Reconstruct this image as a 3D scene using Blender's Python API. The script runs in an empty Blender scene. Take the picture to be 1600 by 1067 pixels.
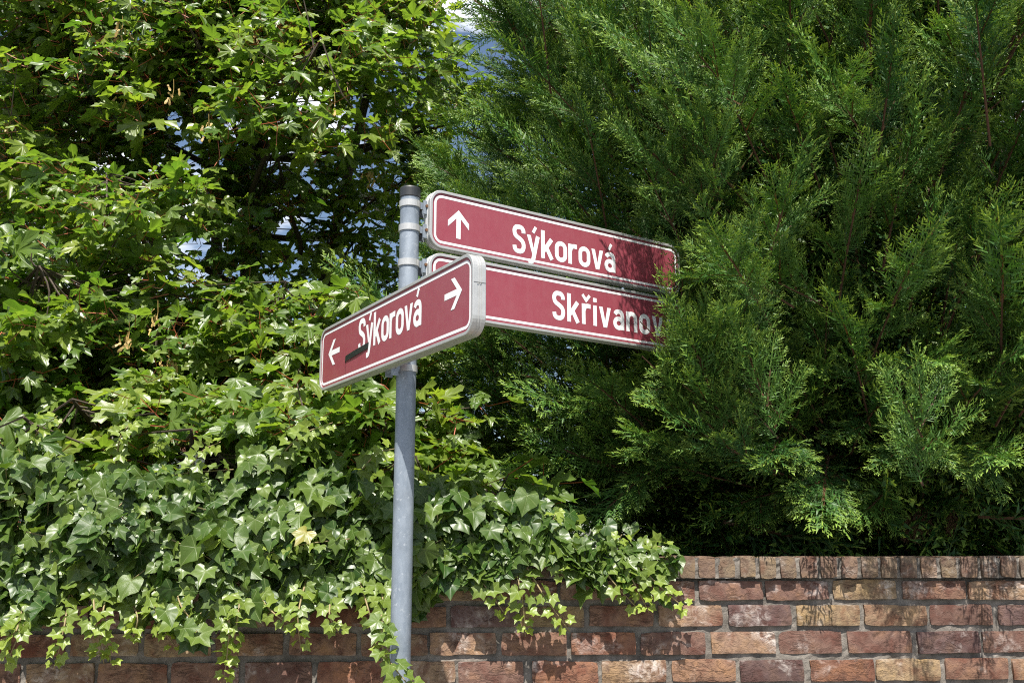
import bpy, math, random
import numpy as np
from mathutils import Vector, Matrix

random.seed(7)
RNG = np.random.default_rng(11)
sc = bpy.context.scene
COL = sc.collection

# ------------------------------------------------------------------ camera
EYE = 1.6
PITCH = math.atan(335 / 1600)
cam_d = bpy.data.cameras.new('camera')
cam_d.sensor_width = 36.0
cam_d.lens = 36.0
cam_d.clip_start = 0.05
cam_d.clip_end = 2000
cam = bpy.data.objects.new('camera', cam_d)
COL.objects.link(cam)
cam.location = (0, 0, EYE)
cam.rotation_euler = (math.pi / 2 + PITCH, 0, 0)
sc.camera = cam

# ------------------------------------------------------------------ sun, sky, exposure
SUN_EL = math.radians(61)
SUN_TRAVEL = Vector((0.045, 0.999, 0)).normalized() * math.cos(SUN_EL) + Vector((0, 0, -math.sin(SUN_EL)))
TO_SUN = np.array(-SUN_TRAVEL)
sun_d = bpy.data.lights.new('sun', 'SUN')
sun_d.energy = 5.0
sun_d.angle = math.radians(0.5)
sun_d.color = (1.0, 0.95, 0.87)
sun = bpy.data.objects.new('sun', sun_d)
COL.objects.link(sun)
sun.rotation_euler = SUN_TRAVEL.to_track_quat('-Z', 'Y').to_euler()
sun.location = (-1, -4, 8)

world = bpy.data.worlds.new('World')
sc.world = world
world.use_nodes = True
wt = world.node_tree
wt.nodes.clear()
w_out = wt.nodes.new('ShaderNodeOutputWorld')
w_bg = wt.nodes.new('ShaderNodeBackground')
w_bg.inputs['Strength'].default_value = 0.065
w_sky = wt.nodes.new('ShaderNodeTexSky')
w_sky.sky_type = 'NISHITA'
w_sky.sun_disc = False
w_sky.sun_elevation = SUN_EL
w_sky.sun_rotation = math.radians(182.6)
w_tc = wt.nodes.new('ShaderNodeTexCoord')
w_map = wt.nodes.new('ShaderNodeMapping')
w_map.inputs['Scale'].default_value = (2.2, 2.2, 5.0)
w_map.inputs['Location'].default_value = (0.6, 0.2, 0.35)
w_n = wt.nodes.new('ShaderNodeTexNoise')
w_n.inputs['Scale'].default_value = 1.5
w_n.inputs['Detail'].default_value = 7
w_r = wt.nodes.new('ShaderNodeValToRGB')
w_r.color_ramp.elements[0].position = 0.53
w_r.color_ramp.elements[1].position = 0.59
w_mix = wt.nodes.new('ShaderNodeMix')
w_mix.data_type = 'RGBA'
w_mix.inputs['B'].default_value = (10.5, 11.0, 12.0, 1)
wt.links.new(w_tc.outputs['Generated'], w_map.inputs['Vector'])
wt.links.new(w_map.outputs['Vector'], w_n.inputs['Vector'])
wt.links.new(w_n.outputs['Fac'], w_r.inputs['Fac'])
wt.links.new(w_r.outputs['Color'], w_mix.inputs['Factor'])
wt.links.new(w_sky.outputs['Color'], w_mix.inputs['A'])
wt.links.new(w_mix.outputs['Result'], w_bg.inputs['Color'])
wt.links.new(w_bg.outputs['Background'], w_out.inputs['Surface'])

vs = sc.view_settings
vs.view_transform = 'Standard'
vs.look = 'None'
vs.gamma = 1.0
vs.use_curve_mapping = False
vs.exposure = 1.05
sc.render.engine = 'CYCLES'
sc.cycles.max_bounces = 6
sc.cycles.filter_width = 1.1
sc.cycles.use_denoising = False
sc.cycles.transparent_max_bounces = 4


# ------------------------------------------------------------------ helpers
def at(px, py, Y):
    """a point of the place at forward distance Y (1600 x 1067 sight lines)"""
    a, b = (px - 800) / 1600, (533.5 - py) / 1600
    y = math.cos(PITCH) - b * math.sin(PITCH)
    z = math.sin(PITCH) + b * math.cos(PITCH)
    return np.array([a / y * Y, Y, EYE + z / y * Y])


def at_px(p):
    z = p[1] * math.cos(PITCH) + (p[2] - EYE) * math.sin(PITCH)
    return 800 + 1600 * p[0] / z, 533.5 - 1600 * (-p[1] * math.sin(PITCH) + (p[2] - EYE) * math.cos(PITCH)) / z


def unit(v):
    v = np.asarray(v, float)
    return v / (np.linalg.norm(v) + 1e-12)


def tag(o, label=None, cat=None, group=None, kind=None):
    if label: o['label'] = label
    if cat: o['category'] = cat
    if group: o['group'] = group
    if kind: o['kind'] = kind
    return o


def empty(name, loc=(0, 0, 0), rz=0.0):
    o = bpy.data.objects.new(name, None)
    o.empty_display_size = 0.1
    o.location = loc
    o.rotation_euler = (0, 0, rz)
    COL.objects.link(o)
    return o


def link(name, me, mat=None, parent=None):
    if mat is not None and not me.materials:
        me.materials.append(mat)
    o = bpy.data.objects.new(name, me)
    COL.objects.link(o)
    if parent is not None:
        o.parent = parent
    return o


def mesh_np(name, V, F, attrs=None, smooth=False):
    """V (n,3); F (m,k) with k = 3 or 4, or a list of polygons"""
    me = bpy.data.meshes.new(name)
    V = np.asarray(V, np.float32)
    if isinstance(F, np.ndarray):
        m, k = F.shape
        me.vertices.add(len(V))
        me.vertices.foreach_set('co', V.ravel())
        me.loops.add(m * k)
        me.loops.foreach_set('vertex_index', F.astype(np.int32).ravel())
        me.polygons.add(m)
        me.polygons.foreach_set('loop_start', np.arange(0, m * k, k, dtype=np.int32))
        me.update(calc_edges=True)
    else:
        me.from_pydata([tuple(v) for v in V.tolist()], [], F)
        me.update()
    for n, a in (attrs or {}).items():
        at_ = me.attributes.new(n, 'FLOAT', 'POINT')
        at_.data.foreach_set('value', np.asarray(a, np.float32))
    if smooth:
        me.polygons.foreach_set('use_smooth', np.ones(len(me.polygons), dtype=bool))
    return me


class MB:
    """collects polygons into one mesh"""
    def __init__(s):
        s.v, s.f = [], []

    def add(s, V, F):
        b = len(s.v)
        s.v += [tuple(map(float, v)) for v in V]
        s.f += [tuple(b + i for i in f) for f in F]

    def box(s, x0, x1, y0, y1, z0, z1):
        V = [(x, y, z) for x in (x0, x1) for y in (y0, y1) for z in (z0, z1)]
        s.add(V, [(0, 1, 3, 2), (4, 6, 7, 5), (0, 4, 5, 1), (2, 3, 7, 6), (0, 2, 6, 4), (1, 5, 7, 3)])

    def tube(s, pts, rad, n=6, cap=True):
        pts = [np.asarray(p, float) for p in pts]
        if not hasattr(rad, '__len__'):
            rad = [rad] * len(pts)
        ref = np.array([0.31, 0.22, 0.92])
        rings = []
        for i, p in enumerate(pts):
            d = unit(pts[min(i + 1, len(pts) - 1)] - pts[max(i - 1, 0)])
            r = ref if abs(d @ ref) < 0.95 else np.array([1.0, 0, 0])
            a = unit(np.cross(d, r)); b = np.cross(d, a)
            rings.append([p + rad[i] * (math.cos(t) * a + math.sin(t) * b)
                          for t in [2 * math.pi * k / n for k in range(n)]])
        V = [v for r in rings for v in r]
        F = [(i * n + k, i * n + (k + 1) % n, (i + 1) * n + (k + 1) % n, (i + 1) * n + k)
             for i in range(len(pts) - 1) for k in range(n)]
        if cap:
            F += [tuple(range(n))[::-1], tuple((len(pts) - 1) * n + k for k in range(n))]
        s.add(V, F)

    def build(s, name, mat, parent=None, smooth=False):
        me = mesh_np(name, s.v, s.f, smooth=smooth)
        return link(name, me, mat, parent)


def scatter(name, base, mats, per, mat, parent=None, kind='stuff'):
    """many copies of small meshes joined into one mesh.
    base: list of (V,F,attrs); mats (m,4,4); per: dict of per-copy values; base index in per['_b']"""
    VV, FF, AA = [], [], {}
    off = 0
    idx = per['_b']
    for b, (V, F, A) in enumerate(base):
        sel = np.nonzero(idx == b)[0]
        if len(sel) == 0:
            continue
        M = mats[sel]
        P = np.einsum('mij,nj->mni', M[:, :3, :3], V) + M[:, None, :3, 3]
        m, n = len(sel), len(V)
        VV.append(P.reshape(-1, 3))
        FF.append((F[None] + (off + np.arange(m) * n)[:, None, None]).reshape(-1, F.shape[1]))
        for k, a in A.items():
            AA.setdefault(k, []).append(np.tile(a, m))
        for k, a in per.items():
            if k != '_b':
                AA.setdefault(k, []).append(np.repeat(a[sel], n))
        off += m * n
    me = mesh_np(name, np.concatenate(VV), np.concatenate(FF), {k: np.concatenate(a) for k, a in AA.items()})
    o = link(name, me, mat, parent)
    o.color = (0, 0, 0, 1)
    if kind: o['kind'] = kind
    return o


def frame(axis, normal, scale, loc):
    a = unit(axis)
    n = np.asarray(normal, float)
    n = unit(n - a * (n @ a))
    x = np.cross(a, n)
    M = np.eye(4)
    M[:3, 0] = x * scale; M[:3, 1] = a * scale; M[:3, 2] = n * scale; M[:3, 3] = loc
    return M


# ------------------------------------------------------------------ materials
class NT:
    def __init__(s, name):
        s.m = bpy.data.materials.new(name)
        s.m.use_nodes = True
        s.t = s.m.node_tree
        s.t.nodes.clear()
        s.out = s.n('ShaderNodeOutputMaterial')

    def n(s, typ, **kw):
        nd = s.t.nodes.new(typ)
        for k, v in kw.items():
            if k in nd.inputs.keys() if hasattr(nd.inputs, 'keys') else False:
                s.put(nd.inputs[k], v)
            else:
                setattr(nd, k, v)
        return nd

    def put(s, sock, v):
        if isinstance(v, bpy.types.NodeSocket):
            s.t.links.new(v, sock)
        else:
            if sock.type == 'RGBA' and len(v) == 3:
                v = (*v, 1)
            sock.default_value = v

    def math(s, op, a, b=0.0, clamp=False):
        nd = s.t.nodes.new('ShaderNodeMath'); nd.operation = op; nd.use_clamp = clamp
        s.put(nd.inputs[0], a); s.put(nd.inputs[1], b)
        return nd.outputs[0]

    def mix(s, f, a, b, mode='MIX'):
        nd = s.t.nodes.new('ShaderNodeMix'); nd.data_type = 'RGBA'; nd.blend_type = mode
        s.put(nd.inputs['Factor'], f); s.put(nd.inputs['A'], a); s.put(nd.inputs['B'], b)
        return nd.outputs['Result']

    def ramp(s, f, stops):
        nd = s.t.nodes.new('ShaderNodeValToRGB')
        e = nd.color_ramp.elements
        while len(e) < len(stops): e.new(0.5)
        for el, (p, c) in zip(e, stops):
            el.position = p
            el.color = (c, c, c, 1) if not hasattr(c, '__len__') else (*c, 1)
        s.put(nd.inputs['Fac'], f)
        return nd.outputs['Color']

    def noise(s, vec, scale, detail=4, rough=0.55, dist=0.0):
        nd = s.t.nodes.new('ShaderNodeTexNoise')
        nd.inputs['Scale'].default_value = scale; nd.inputs['Detail'].default_value = detail
        nd.inputs['Roughness'].default_value = rough; nd.inputs['Distortion'].default_value = dist
        if vec is not None: s.put(nd.inputs['Vector'], vec)
        return nd.outputs['Fac']

    def attr(s, name):
        nd = s.t.nodes.new('ShaderNodeAttribute'); nd.attribute_name = name
        return nd.outputs['Fac']

    def objcol(s):
        oi = s.t.nodes.new('ShaderNodeObjectInfo')
        sp = s.t.nodes.new('ShaderNodeSeparateColor')
        s.t.links.new(oi.outputs['Color'], sp.inputs[0])
        return sp.outputs[0], sp.outputs[1], sp.outputs[2], oi

    def bump(s, h, strength, dist):
        nd = s.t.nodes.new('ShaderNodeBump')
        nd.inputs['Strength'].default_value = strength; nd.inputs['Distance'].default_value = dist
        s.put(nd.inputs['Height'], h)
        return nd.outputs['Normal']

    def bsdf(s, col, rough=0.6, metal=0.0, spec=0.5, normal=None):
        nd = s.t.nodes.new('ShaderNodeBsdfPrincipled')
        s.put(nd.inputs['Base Color'], col); s.put(nd.inputs['Roughness'], rough)
        s.put(nd.inputs['Metallic'], metal); s.put(nd.inputs['Specular IOR Level'], spec)
        if normal is not None: s.put(nd.inputs['Normal'], normal)
        return nd.outputs[0]

    def done(s, shader):
        s.t.links.new(shader, s.out.inputs['Surface'])
        return s.m

    def leafy(s, col, tcol, rough, spec, trans, normal=None):
        b = s.bsdf(col, rough, 0, spec, normal)
        t = s.t.nodes.new('ShaderNodeBsdfTranslucent')
        s.put(t.inputs['Color'], tcol)
        if normal is not None: s.put(t.inputs['Normal'], normal)
        mx = s.t.nodes.new('ShaderNodeMixShader')
        mx.inputs[0].default_value = trans
        s.t.links.new(b, mx.inputs[1]); s.t.links.new(t.outputs[0], mx.inputs[2])
        return s.done(mx.outputs[0])

    def objvec(s):
        tc = s.t.nodes.new('ShaderNodeTexCoord')
        return tc.outputs['Object']


def plain(name, col, rough=0.6, metal=0.0, spec=0.5, vary=0.0, scale=30, bump=0.0):
    t = NT(name)
    v = t.objvec()
    nz = t.noise(v, scale, 5)
    c = t.mix(t.math('MULTIPLY', t.ramp(nz, [(0.3, 0.0), (0.7, 1.0)]), vary), col, tuple(x * 0.45 for x in col))
    nm = t.bump(nz, bump, 0.004) if bump else None
    return t.done(t.bsdf(c, rough, metal, spec, nm))


def mat_leaf(name, dark, light, young, vein_c, vein_lo, rough, spec, trans, tmul, spots=None):
    t = NT(name)
    r, g, b, oi = t.objcol()
    var = t.math('ADD', t.attr('var'), g, True)
    yng = t.math('ADD', t.attr('young'), r, True)
    vein = t.attr('vein')
    tc = t.n('ShaderNodeTexCoord')
    nz = t.noise(tc.outputs['Object'], 35, 4)
    c = t.mix(var, dark, light)
    c = t.mix(t.math('MULTIPLY', nz, 0.35), c, tuple(x * 0.55 for x in dark))
    c = t.mix(yng, c, young)
    if spots:
        old = t.math('ADD', t.attr('old'), b, True)
        c = t.mix(t.math('MULTIPLY', old, t.ramp(nz, [(0.35, 0.35), (0.6, 1.0)])), c, spots)
    vm = t.ramp(vein, [(vein_lo, 0.0), (1.0, 1.0)])
    c2 = t.mix(t.math('MULTIPLY', vm, 0.6), c, vein_c)
    tcol = t.mix(1.0, c2, tmul, 'MULTIPLY')
    h = t.math('ADD', t.math('MULTIPLY', vm, -0.8), t.math('MULTIPLY', nz, 0.5))
    nm = t.bump(h, 0.35, 0.004)
    return t.leafy(c2, tcol, rough, spec, trans, nm)


M = {}
M['maple'] = mat_leaf('maple_leaf', (0.056, 0.125, 0.019), (0.150, 0.220, 0.036), (0.23, 0.28, 0.038),
                      (0.20, 0.25, 0.06), 0.88, 0.36, 0.55, 0.42, (2.0, 2.1, 0.9, 1))
M['ivy'] = mat_leaf('ivy_leaf', (0.032, 0.076, 0.013), (0.105, 0.160, 0.028), (0.24, 0.31, 0.045),
                    (0.30, 0.36, 0.15), 0.84, 0.38, 0.42, 0.25, (2.2, 2.3, 1.0, 1), (0.42, 0.27, 0.07))


def mat_conifer():
    t = NT('conifer_scale')
    r, g, b, oi = t.objcol()
    var = t.math('ADD', t.attr('var'), g, True)
    tip = t.attr('tip')
    stem = t.attr('stem')
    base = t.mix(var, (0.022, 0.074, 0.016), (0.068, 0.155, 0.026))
    c = t.mix(t.ramp(tip, [(0.42, 0.0), (0.95, 1.0)]), base, (0.27, 0.38, 0.058))
    c = t.mix(stem, c, (0.075, 0.038, 0.018))
    tc = t.mix(1.0, c, (2.0, 2.0, 0.8, 1), 'MULTIPLY')
    return t.leafy(c, tc, 0.5, 0.30, 0.14)


M['conifer'] = mat_conifer()
M['dead'] = plain('dead_frond', (0.16, 0.075, 0.035), 0.8, vary=0.4)
M['bark'] = plain('maple_bark', (0.10, 0.075, 0.055), 0.9, vary=0.7, scale=18, bump=0.6)
M['twig'] = plain('twig_bark', (0.060, 0.042, 0.028), 0.8, vary=0.4)
M['petiole'] = plain('petiole_red', (0.33, 0.085, 0.035), 0.5, vary=0.3)
M['samara'] = plain('samara_tan', (0.42, 0.28, 0.09), 0.6, vary=0.45, scale=60)
M['stem'] = plain('ivy_stem', (0.27, 0.21, 0.10), 0.7, vary=0.5)
M['conbark'] = plain('conifer_bark', (0.13, 0.06, 0.035), 0.9, vary=0.6, scale=20, bump=0.5)


def mat_brick():
    t = NT('handmade_brick')
    oi = t.n('ShaderNodeObjectInfo')
    tc = t.n('ShaderNodeTexCoord')
    add = t.n('ShaderNodeVectorMath', operation='ADD')
    t.put(add.inputs[0], tc.outputs['Object'])
    cmb = t.n('ShaderNodeCombineXYZ')
    r9 = t.math('MULTIPLY', oi.outputs['Random'], 37.0)
    t.put(cmb.inputs[0], r9); t.put(cmb.inputs[1], t.math('MULTIPLY', r9, 1.7)); t.put(cmb.inputs[2], t.math('MULTIPLY', r9, 0.6))
    t.put(add.inputs[1], cmb.outputs[0])
    v = add.outputs[0]
    base = oi.outputs['Color']
    big = t.noise(v, 9, 4, 0.6, 0.6)
    mid = t.noise(v, 38, 6, 0.65, 0.8)
    fine = t.noise(v, 240, 4, 0.7)
    hue = t.ramp(t.noise(v, 14, 3), [(0.35, (0.70, 0.52, 0.48)), (0.5, (1.0, 0.97, 0.94)), (0.68, (1.25, 1.15, 0.92))])
    c = t.mix(1.0, t.mix(1.0, base, (0.86, 0.89, 0.84, 1), 'MULTIPLY'), hue, 'MULTIPLY')
    c = t.mix(t.ramp(mid, [(0.30, 0.65), (0.52, 0.0)]), c, (0.075, 0.042, 0.033))
    c = t.mix(t.math('MULTIPLY', t.ramp(fine, [(0.55, 0.0), (0.75, 1.0)]), 0.35), c, (0.06, 0.04, 0.035))
    # lime bloom
    bl = t.math('MULTIPLY', t.ramp(big, [(0.54, 0.0), (0.70, 1.0)]), t.ramp(mid, [(0.42, 0.0), (0.62, 1.0)]))
    c = t.mix(t.math('MULTIPLY', bl, 0.75), c, (0.55, 0.50, 0.46))
    # creases of the hand-thrown clay
    mp = t.n('ShaderNodeMapping')
    mp.inputs['Rotation'].default_value = (0, 0.5, 0)
    mp.inputs['Scale'].default_value = (11, 11, 30)
    t.put(mp.inputs['Vector'], v)
    cr = t.noise(mp.outputs[0], 1.0, 5, 0.6, 1.6)
    ridge = t.math('ABSOLUTE', t.math('SUBTRACT', cr, 0.5))
    msk = t.ramp(t.noise(v, 11, 2), [(0.42, 0.0), (0.62, 1.0)])
    rg = t.math('SUBTRACT', 1.0, t.math('MULTIPLY', msk, t.math('SUBTRACT', 1.0, t.ramp(ridge, [(0.0, 0.0), (0.045, 1.0)]))))
    c = t.mix(t.math('MULTIPLY', t.math('SUBTRACT', 1.0, rg), 0.4), c, (0.06, 0.035, 0.03))
    h = t.math('ADD', t.math('ADD', t.math('MULTIPLY', rg, 0.55), t.math('MULTIPLY', mid, 1.1)), t.math('MULTIPLY', fine, 0.35))
    return t.done(t.bsdf(c, 0.88, 0, 0.25, t.bump(h, 0.9, 0.005)))


M['brick'] = mat_brick()


def mat_mortar():
    t = NT('grey_mortar')
    v = t.objvec()
    a = t.noise(v, 16, 5, 0.65); b = t.noise(v, 170, 5, 0.7)
    c = t.mix(t.ramp(a, [(0.35, 0.0), (0.65, 1.0)]), (0.10, 0.09, 0.078), (0.24, 0.215, 0.188))
    c = t.mix(t.math('MULTIPLY', t.ramp(b, [(0.5, 0.0), (0.7, 1.0)]), 0.5), c, (0.07, 0.065, 0.06))
    h = t.math('ADD', t.math('MULTIPLY', a, 0.7), t.math('MULTIPLY', b, 0.5))
    return t.done(t.bsdf(c, 0.95, 0, 0.2, t.bump(h, 0.9, 0.006)))


M['mortar'] = mat_mortar()


def mat_galv():
    t = NT('galvanised_steel')
    v = t.objvec()
    mp = t.n('ShaderNodeMapping'); mp.inputs['Scale'].default_value = (1, 1, 0.35); t.put(mp.inputs['Vector'], v)
    vo = t.n('ShaderNodeTexVoronoi'); vo.inputs['Scale'].default_value = 95; t.put(vo.inputs['Vector'], mp.outputs[0])
    sp = t.n('ShaderNodeSeparateColor'); t.put(sp.inputs[0], vo.outputs['Color'])
    n = t.noise(mp.outputs[0], 14, 5, 0.6)
    k = t.math('ADD', t.math('MULTIPLY', sp.outputs[0], 0.16), t.math('MULTIPLY', n, 0.8))
    c = t.ramp(k, [(0.25, (0.17, 0.205, 0.25)), (0.75, (0.29, 0.33, 0.38))])
    c = t.mix(t.math('MULTIPLY', t.ramp(t.noise(v, 9, 4, 0.7), [(0.5, 0.0), (0.72, 1.0)]), 0.5), c, (0.12, 0.14, 0.165))
    c = t.mix(t.ramp(t.noise(v, 70, 6, 0.7), [(0.58, 0.0), (0.70, 0.8)]), c, (0.46, 0.49, 0.52))
    return t.done(t.bsdf(c, t.math('ADD', 0.38, t.math('MULTIPLY', n, 0.25)), 0.25, 0.5, t.bump(n, 0.15, 0.002)))


M['galv'] = mat_galv()
M['alu'] = plain('anodised_aluminium', (0.50, 0.50, 0.49), 0.38, 0.45, 0.5, vary=0.25, scale=40)
M['alu_dark'] = plain('profile_groove', (0.16, 0.16, 0.16), 0.5, 0.4)
M['cap'] = plain('black_plastic_cap', (0.022, 0.024, 0.028), 0.5, vary=0.3)
M['tape'] = plain('black_tape', (0.012, 0.013, 0.013), 0.45, vary=0.5, scale=80, bump=0.4)
M['rust'] = plain('rusty_bolt', (0.20, 0.10, 0.05), 0.8, 0.2, vary=0.7, scale=120)


def mat_print(name, col, dust):
    t = NT(name)
    v = t.objvec()
    n = t.noise(v, 26, 6, 0.65); m = t.noise(v, 3.0, 3)
    mp = t.n('ShaderNodeMapping'); mp.inputs['Scale'].default_value = (60, 60, 3); t.put(mp.inputs['Vector'], v)
    st = t.noise(mp.outputs[0], 1.0, 3)
    k = t.math('MULTIPLY', t.ramp(t.math('ADD', t.math('MULTIPLY', n, 0.5), t.math('ADD', t.math('MULTIPLY', m, 0.3), t.math('MULTIPLY', st, 0.25))), [(0.42, 0.0), (0.68, 1.0)]), dust)
    c = t.mix(k, col, (0.45, 0.36, 0.35))
    return t.done(t.bsdf(c, 0.36, 0, 0.5))


M['maroon'] = mat_print('maroon_sheeting', (0.255, 0.044, 0.064), 0.07)
M['white'] = mat_print('white_sheeting', (0.80, 0.80, 0.80), 0.12)
M['render'] = plain('white_render', (0.72, 0.74, 0.78), 0.9, vary=0.08, scale=4)
M['roof'] = plain('grey_roof_tile', (0.25, 0.22, 0.20), 0.9, vary=0.4, scale=6)
M['fascia'] = plain('brown_fascia', (0.16, 0.07, 0.04), 0.7, vary=0.3)
M['glass'] = plain('window_glass', (0.03, 0.035, 0.04), 0.08, 0, 0.6)
M['soil'] = plain('garden_soil_grass', (0.045, 0.06, 0.02), 0.95, vary=0.6, scale=2.5, bump=0.5)
M['paving'] = plain('pavement_concrete', (0.22, 0.21, 0.20), 0.9, vary=0.35, scale=5, bump=0.3)
M['kerb'] = plain('granite_kerb', (0.28, 0.27, 0.26), 0.85, vary=0.4, scale=60)
M['asphalt'] = plain('asphalt', (0.05, 0.05, 0.052), 0.9, vary=0.5, scale=80, bump=0.4)

# ------------------------------------------------------------------ wall line
YAW = math.radians(3.0)


def wallY(X):
    return 3.44 + (X - 0.3) * math.tan(YAW)


# ------------------------------------------------------------------ ground, pavement, road
g = MB(); g.add([(-400, -400, -0.012), (400, -400, -0.012), (400, 400, -0.012), (-400, 400, -0.012)], [(0, 1, 2, 3)])
tag(g.build('ground', M['soil']), kind='structure')
g = MB(); g.box(-30, 30, -1.2, 3.0, -0.010, 0.0)
tag(g.build('pavement', M['paving']), kind='structure')
g = MB(); g.box(-30, 30, -1.32, -1.204, -0.10, 0.004)
tag(g.build('kerb', M['kerb']), kind='structure')
g = MB(); g.box(-30, 30, -8.0, -1.324, -0.16, -0.008)
tag(g.build('road', M['asphalt']), kind='structure')

# ------------------------------------------------------------------ brick wall
wall = empty('brick_wall', (0.3, 3.44, 0), YAW)      # local x along the wall, front face at local y = 0
tag(wall, 'low garden wall of rough red and tan bricks with a soldier-row coping', 'brick wall')


def brick_mesh(name, w, h, depth, seed, nx, nz):
    rng = np.random.default_rng(seed)
    xs = np.linspace(-w / 2, w / 2, nx + 1); zs = np.linspace(-h / 2, h / 2, nz + 1)
    V = []
    ph = rng.uniform(0, 6, 6)
    for j, z in enumerate(zs):
        for i, x in enumerate(xs):
            edge = (i in (0, nx)) or (j in (0, nz))
            corner = (i in (0, nx)) and (j in (0, nz))
            d = 0.0013 * math.sin(30 * x + ph[0] + 40 * z) + 0.0010 * math.sin(75 * x + ph[1] - 60 * z) + rng.normal(0, 0.0007)
            y = d + (0.0018 if edge else 0.0) + (0.001 if corner else 0.0)
            dx = rng.normal(0, 0.0010) + (0.0008 * math.sin(50 * z + ph[2]))
            dz = rng.normal(0, 0.0010) + (0.0012 * math.sin(22 * x + ph[3] + j))
            if corner:
                dx -= math.copysign(0.0018, x); dz -= math.copysign(0.0018, z)
            V.append((x + dx, y, z + dz))
    F = []
    n1 = nx + 1
    for j in range(nz):
        for i in range(nx):
            a = j * n1 + i
            F.append((a, a + 1, a + n1 + 1, a + n1))
    ring = [i for i in range(n1)] + [j * n1 + nx for j in range(1, nz + 1)] + [nz * n1 + i for i in range(nx - 1, -1, -1)] + [j * n1 for j in range(nz - 1, 0, -1)]
    m = len(ring)
    b = len(V)
    for k in ring:
        V.append(V[k])
    for k in ring:
        x, y, z = V[k]
        V.append((x, depth, z))
    for k in range(m):
        F.append((b + (k + 1) % m, b + k, b + m + k, b + m + (k + 1) % m))
    F.append(tuple(b + m + k for k in range(m)))
    me = mesh_np(name, V, F, smooth=True)
    me.materials.append(M['brick'])
    return me


ST = [brick_mesh('brick', 0.211, 0.067, 0.10, 50 + i, 10, 4) for i in range(9)]
HD = [brick_mesh('coping_brick', 0.053, 0.068, 0.24, 80 + i, 4, 4) for i in range(8)]
PAL = [(0.285, 0.190, 0.132), (0.262, 0.160, 0.112), (0.225, 0.128, 0.098), (0.305, 0.212, 0.150), (0.300, 0.212, 0.138),
       (0.185, 0.108, 0.092), (0.135, 0.085, 0.085), (0.235, 0.115, 0.080), (0.278, 0.178, 0.135), (0.245, 0.142, 0.102), (0.295, 0.198, 0.140)]
PALH = [(0.205, 0.152, 0.115), (0.190, 0.138, 0.108), (0.220, 0.165, 0.122), (0.185, 0.124, 0.100), (0.205, 0.158, 0.128)]
rb = random.Random(5)
rows = [(1.521, 1.460, 0.834), (1.442, 1.376, 0.700), (1.359, 1.290, 0.640), (1.270, 1.203, 0.733), (1.184, 1.117, 0.62), (1.098, 1.031, 0.735)]
XL, XR = -2.75, 2.75


def place_brick(name, me, x, y, z, col, sz):
    o = bpy.data.objects.new(name, me)
    COL.objects.link(o)
    o.parent = wall
    o.location = (x, y, z)
    o.rotation_euler = (rb.gauss(0, 0.012), rb.gauss(0, 0.008), rb.gauss(0, 0.012))
    o.scale = sz
    o.color = (*col, 1)
    return o


for (zt, zb, jx) in rows:
    x = jx - 0.3
    while x > XL: x -= 0.227
    while x < XR:
        c = x + 0.1135
        col = rb.choice(PAL)
        k = rb.uniform(0.86, 1.12)
        place_brick('brick', rb.choice(ST), c + rb.gauss(0, 0.003), rb.gauss(0, 0.002), (zt + zb) / 2 + rb.gauss(0, 0.0012),
                    tuple(min(1, q * k) for q in col), (rb.uniform(0.985, 1.015), 1, (zt - zb) / 0.067 * rb.uniform(0.98, 1.02)))
        x += 0.227
x = XL
while x < XR:
    k = rb.uniform(0.85, 1.12)
    place_brick('coping_brick', rb.choice(HD), x, -0.022 + rb.gauss(0, 0.0025), 1.5645 + rb.gauss(0, 0.001),
                tuple(q * k for q in rb.choice(PALH)), (rb.uniform(0.95, 1.05), 1, rb.uniform(0.99, 1.02)))
    x += 0.0685 + rb.gauss(0, 0.0012)
# brickwork below: joined
lb = MB()
for r in range(12):
    zc = 0.98 - r * 0.0855
    x = XL + (r % 2) * 0.113
    while x < XR:
        me = ST[(r * 5 + int(x * 9)) % 9]
        V = [(v.co.x + x, v.co.y, v.co.z + zc) for v in me.vertices]
        lb.add(V, [tuple(p.vertices) for p in me.polygons])
        x += 0.227
lo = lb.build('lower_brickwork', M['brick'], wall, True)
lo.color = (0.30, 0.16, 0.10, 1)
lo['kind'] = 'stuff'
# mortar bed
def mortar_sheet(mb, x0, x1, z0, z1, y, nx, nz, back):
    rng = np.random.default_rng(3)
    V = []
    for j in range(nz + 1):
        for i in range(nx + 1):
            V.append((x0 + (x1 - x0) * i / nx, y + rng.normal(0, 0.0016), z0 + (z1 - z0) * j / nz))
    F = [(j * (nx + 1) + i, j * (nx + 1) + i + 1, (j + 1) * (nx + 1) + i + 1, (j + 1) * (nx + 1) + i) for j in range(nz) for i in range(nx)]
    mb.add(V, F)
    mb.box(x0, x1, y + 0.012, back, z0, z1)


mb = MB()
mortar_sheet(mb, XL, XR, 0.0, 1.526, 0.0115, 260, 90, 0.205)
mb.build('mortar', M['mortar'], wall)
mb = MB()
mortar_sheet(mb, XL, XR, 1.5285, 1.5945, -0.0095, 260, 6, 0.205)
mb.build('coping_mortar', M['mortar'], wall)

# ------------------------------------------------------------------ sign post
PX, PY = -0.319, 3.045
post = empty('sign_post', (PX, PY, 0))
tag(post, 'round galvanised steel post with a black plastic cap', 'post')
mb = MB(); mb.tube([(0, 0, -0.3), (0, 0, 1.0), (0, 0, 2.0), (0, 0, 2.70)], 0.030, 40)
tube = mb.build('tube', M['galv'], post, True)
mb = MB()
mb.tube([(0, 0, 2.694), (0, 0, 2.696), (0, 0, 2.722), (0, 0, 2.7265), (0, 0, 2.728)], [0.0305, 0.0325, 0.0325, 0.031, 0.024], 40)
mb.build('cap', M['cap'], post, False)
for p in (tube,):
    m_ = p.modifiers.new('e', 'EDGE_SPLIT'); m_.split_angle = math.radians(40)


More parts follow.
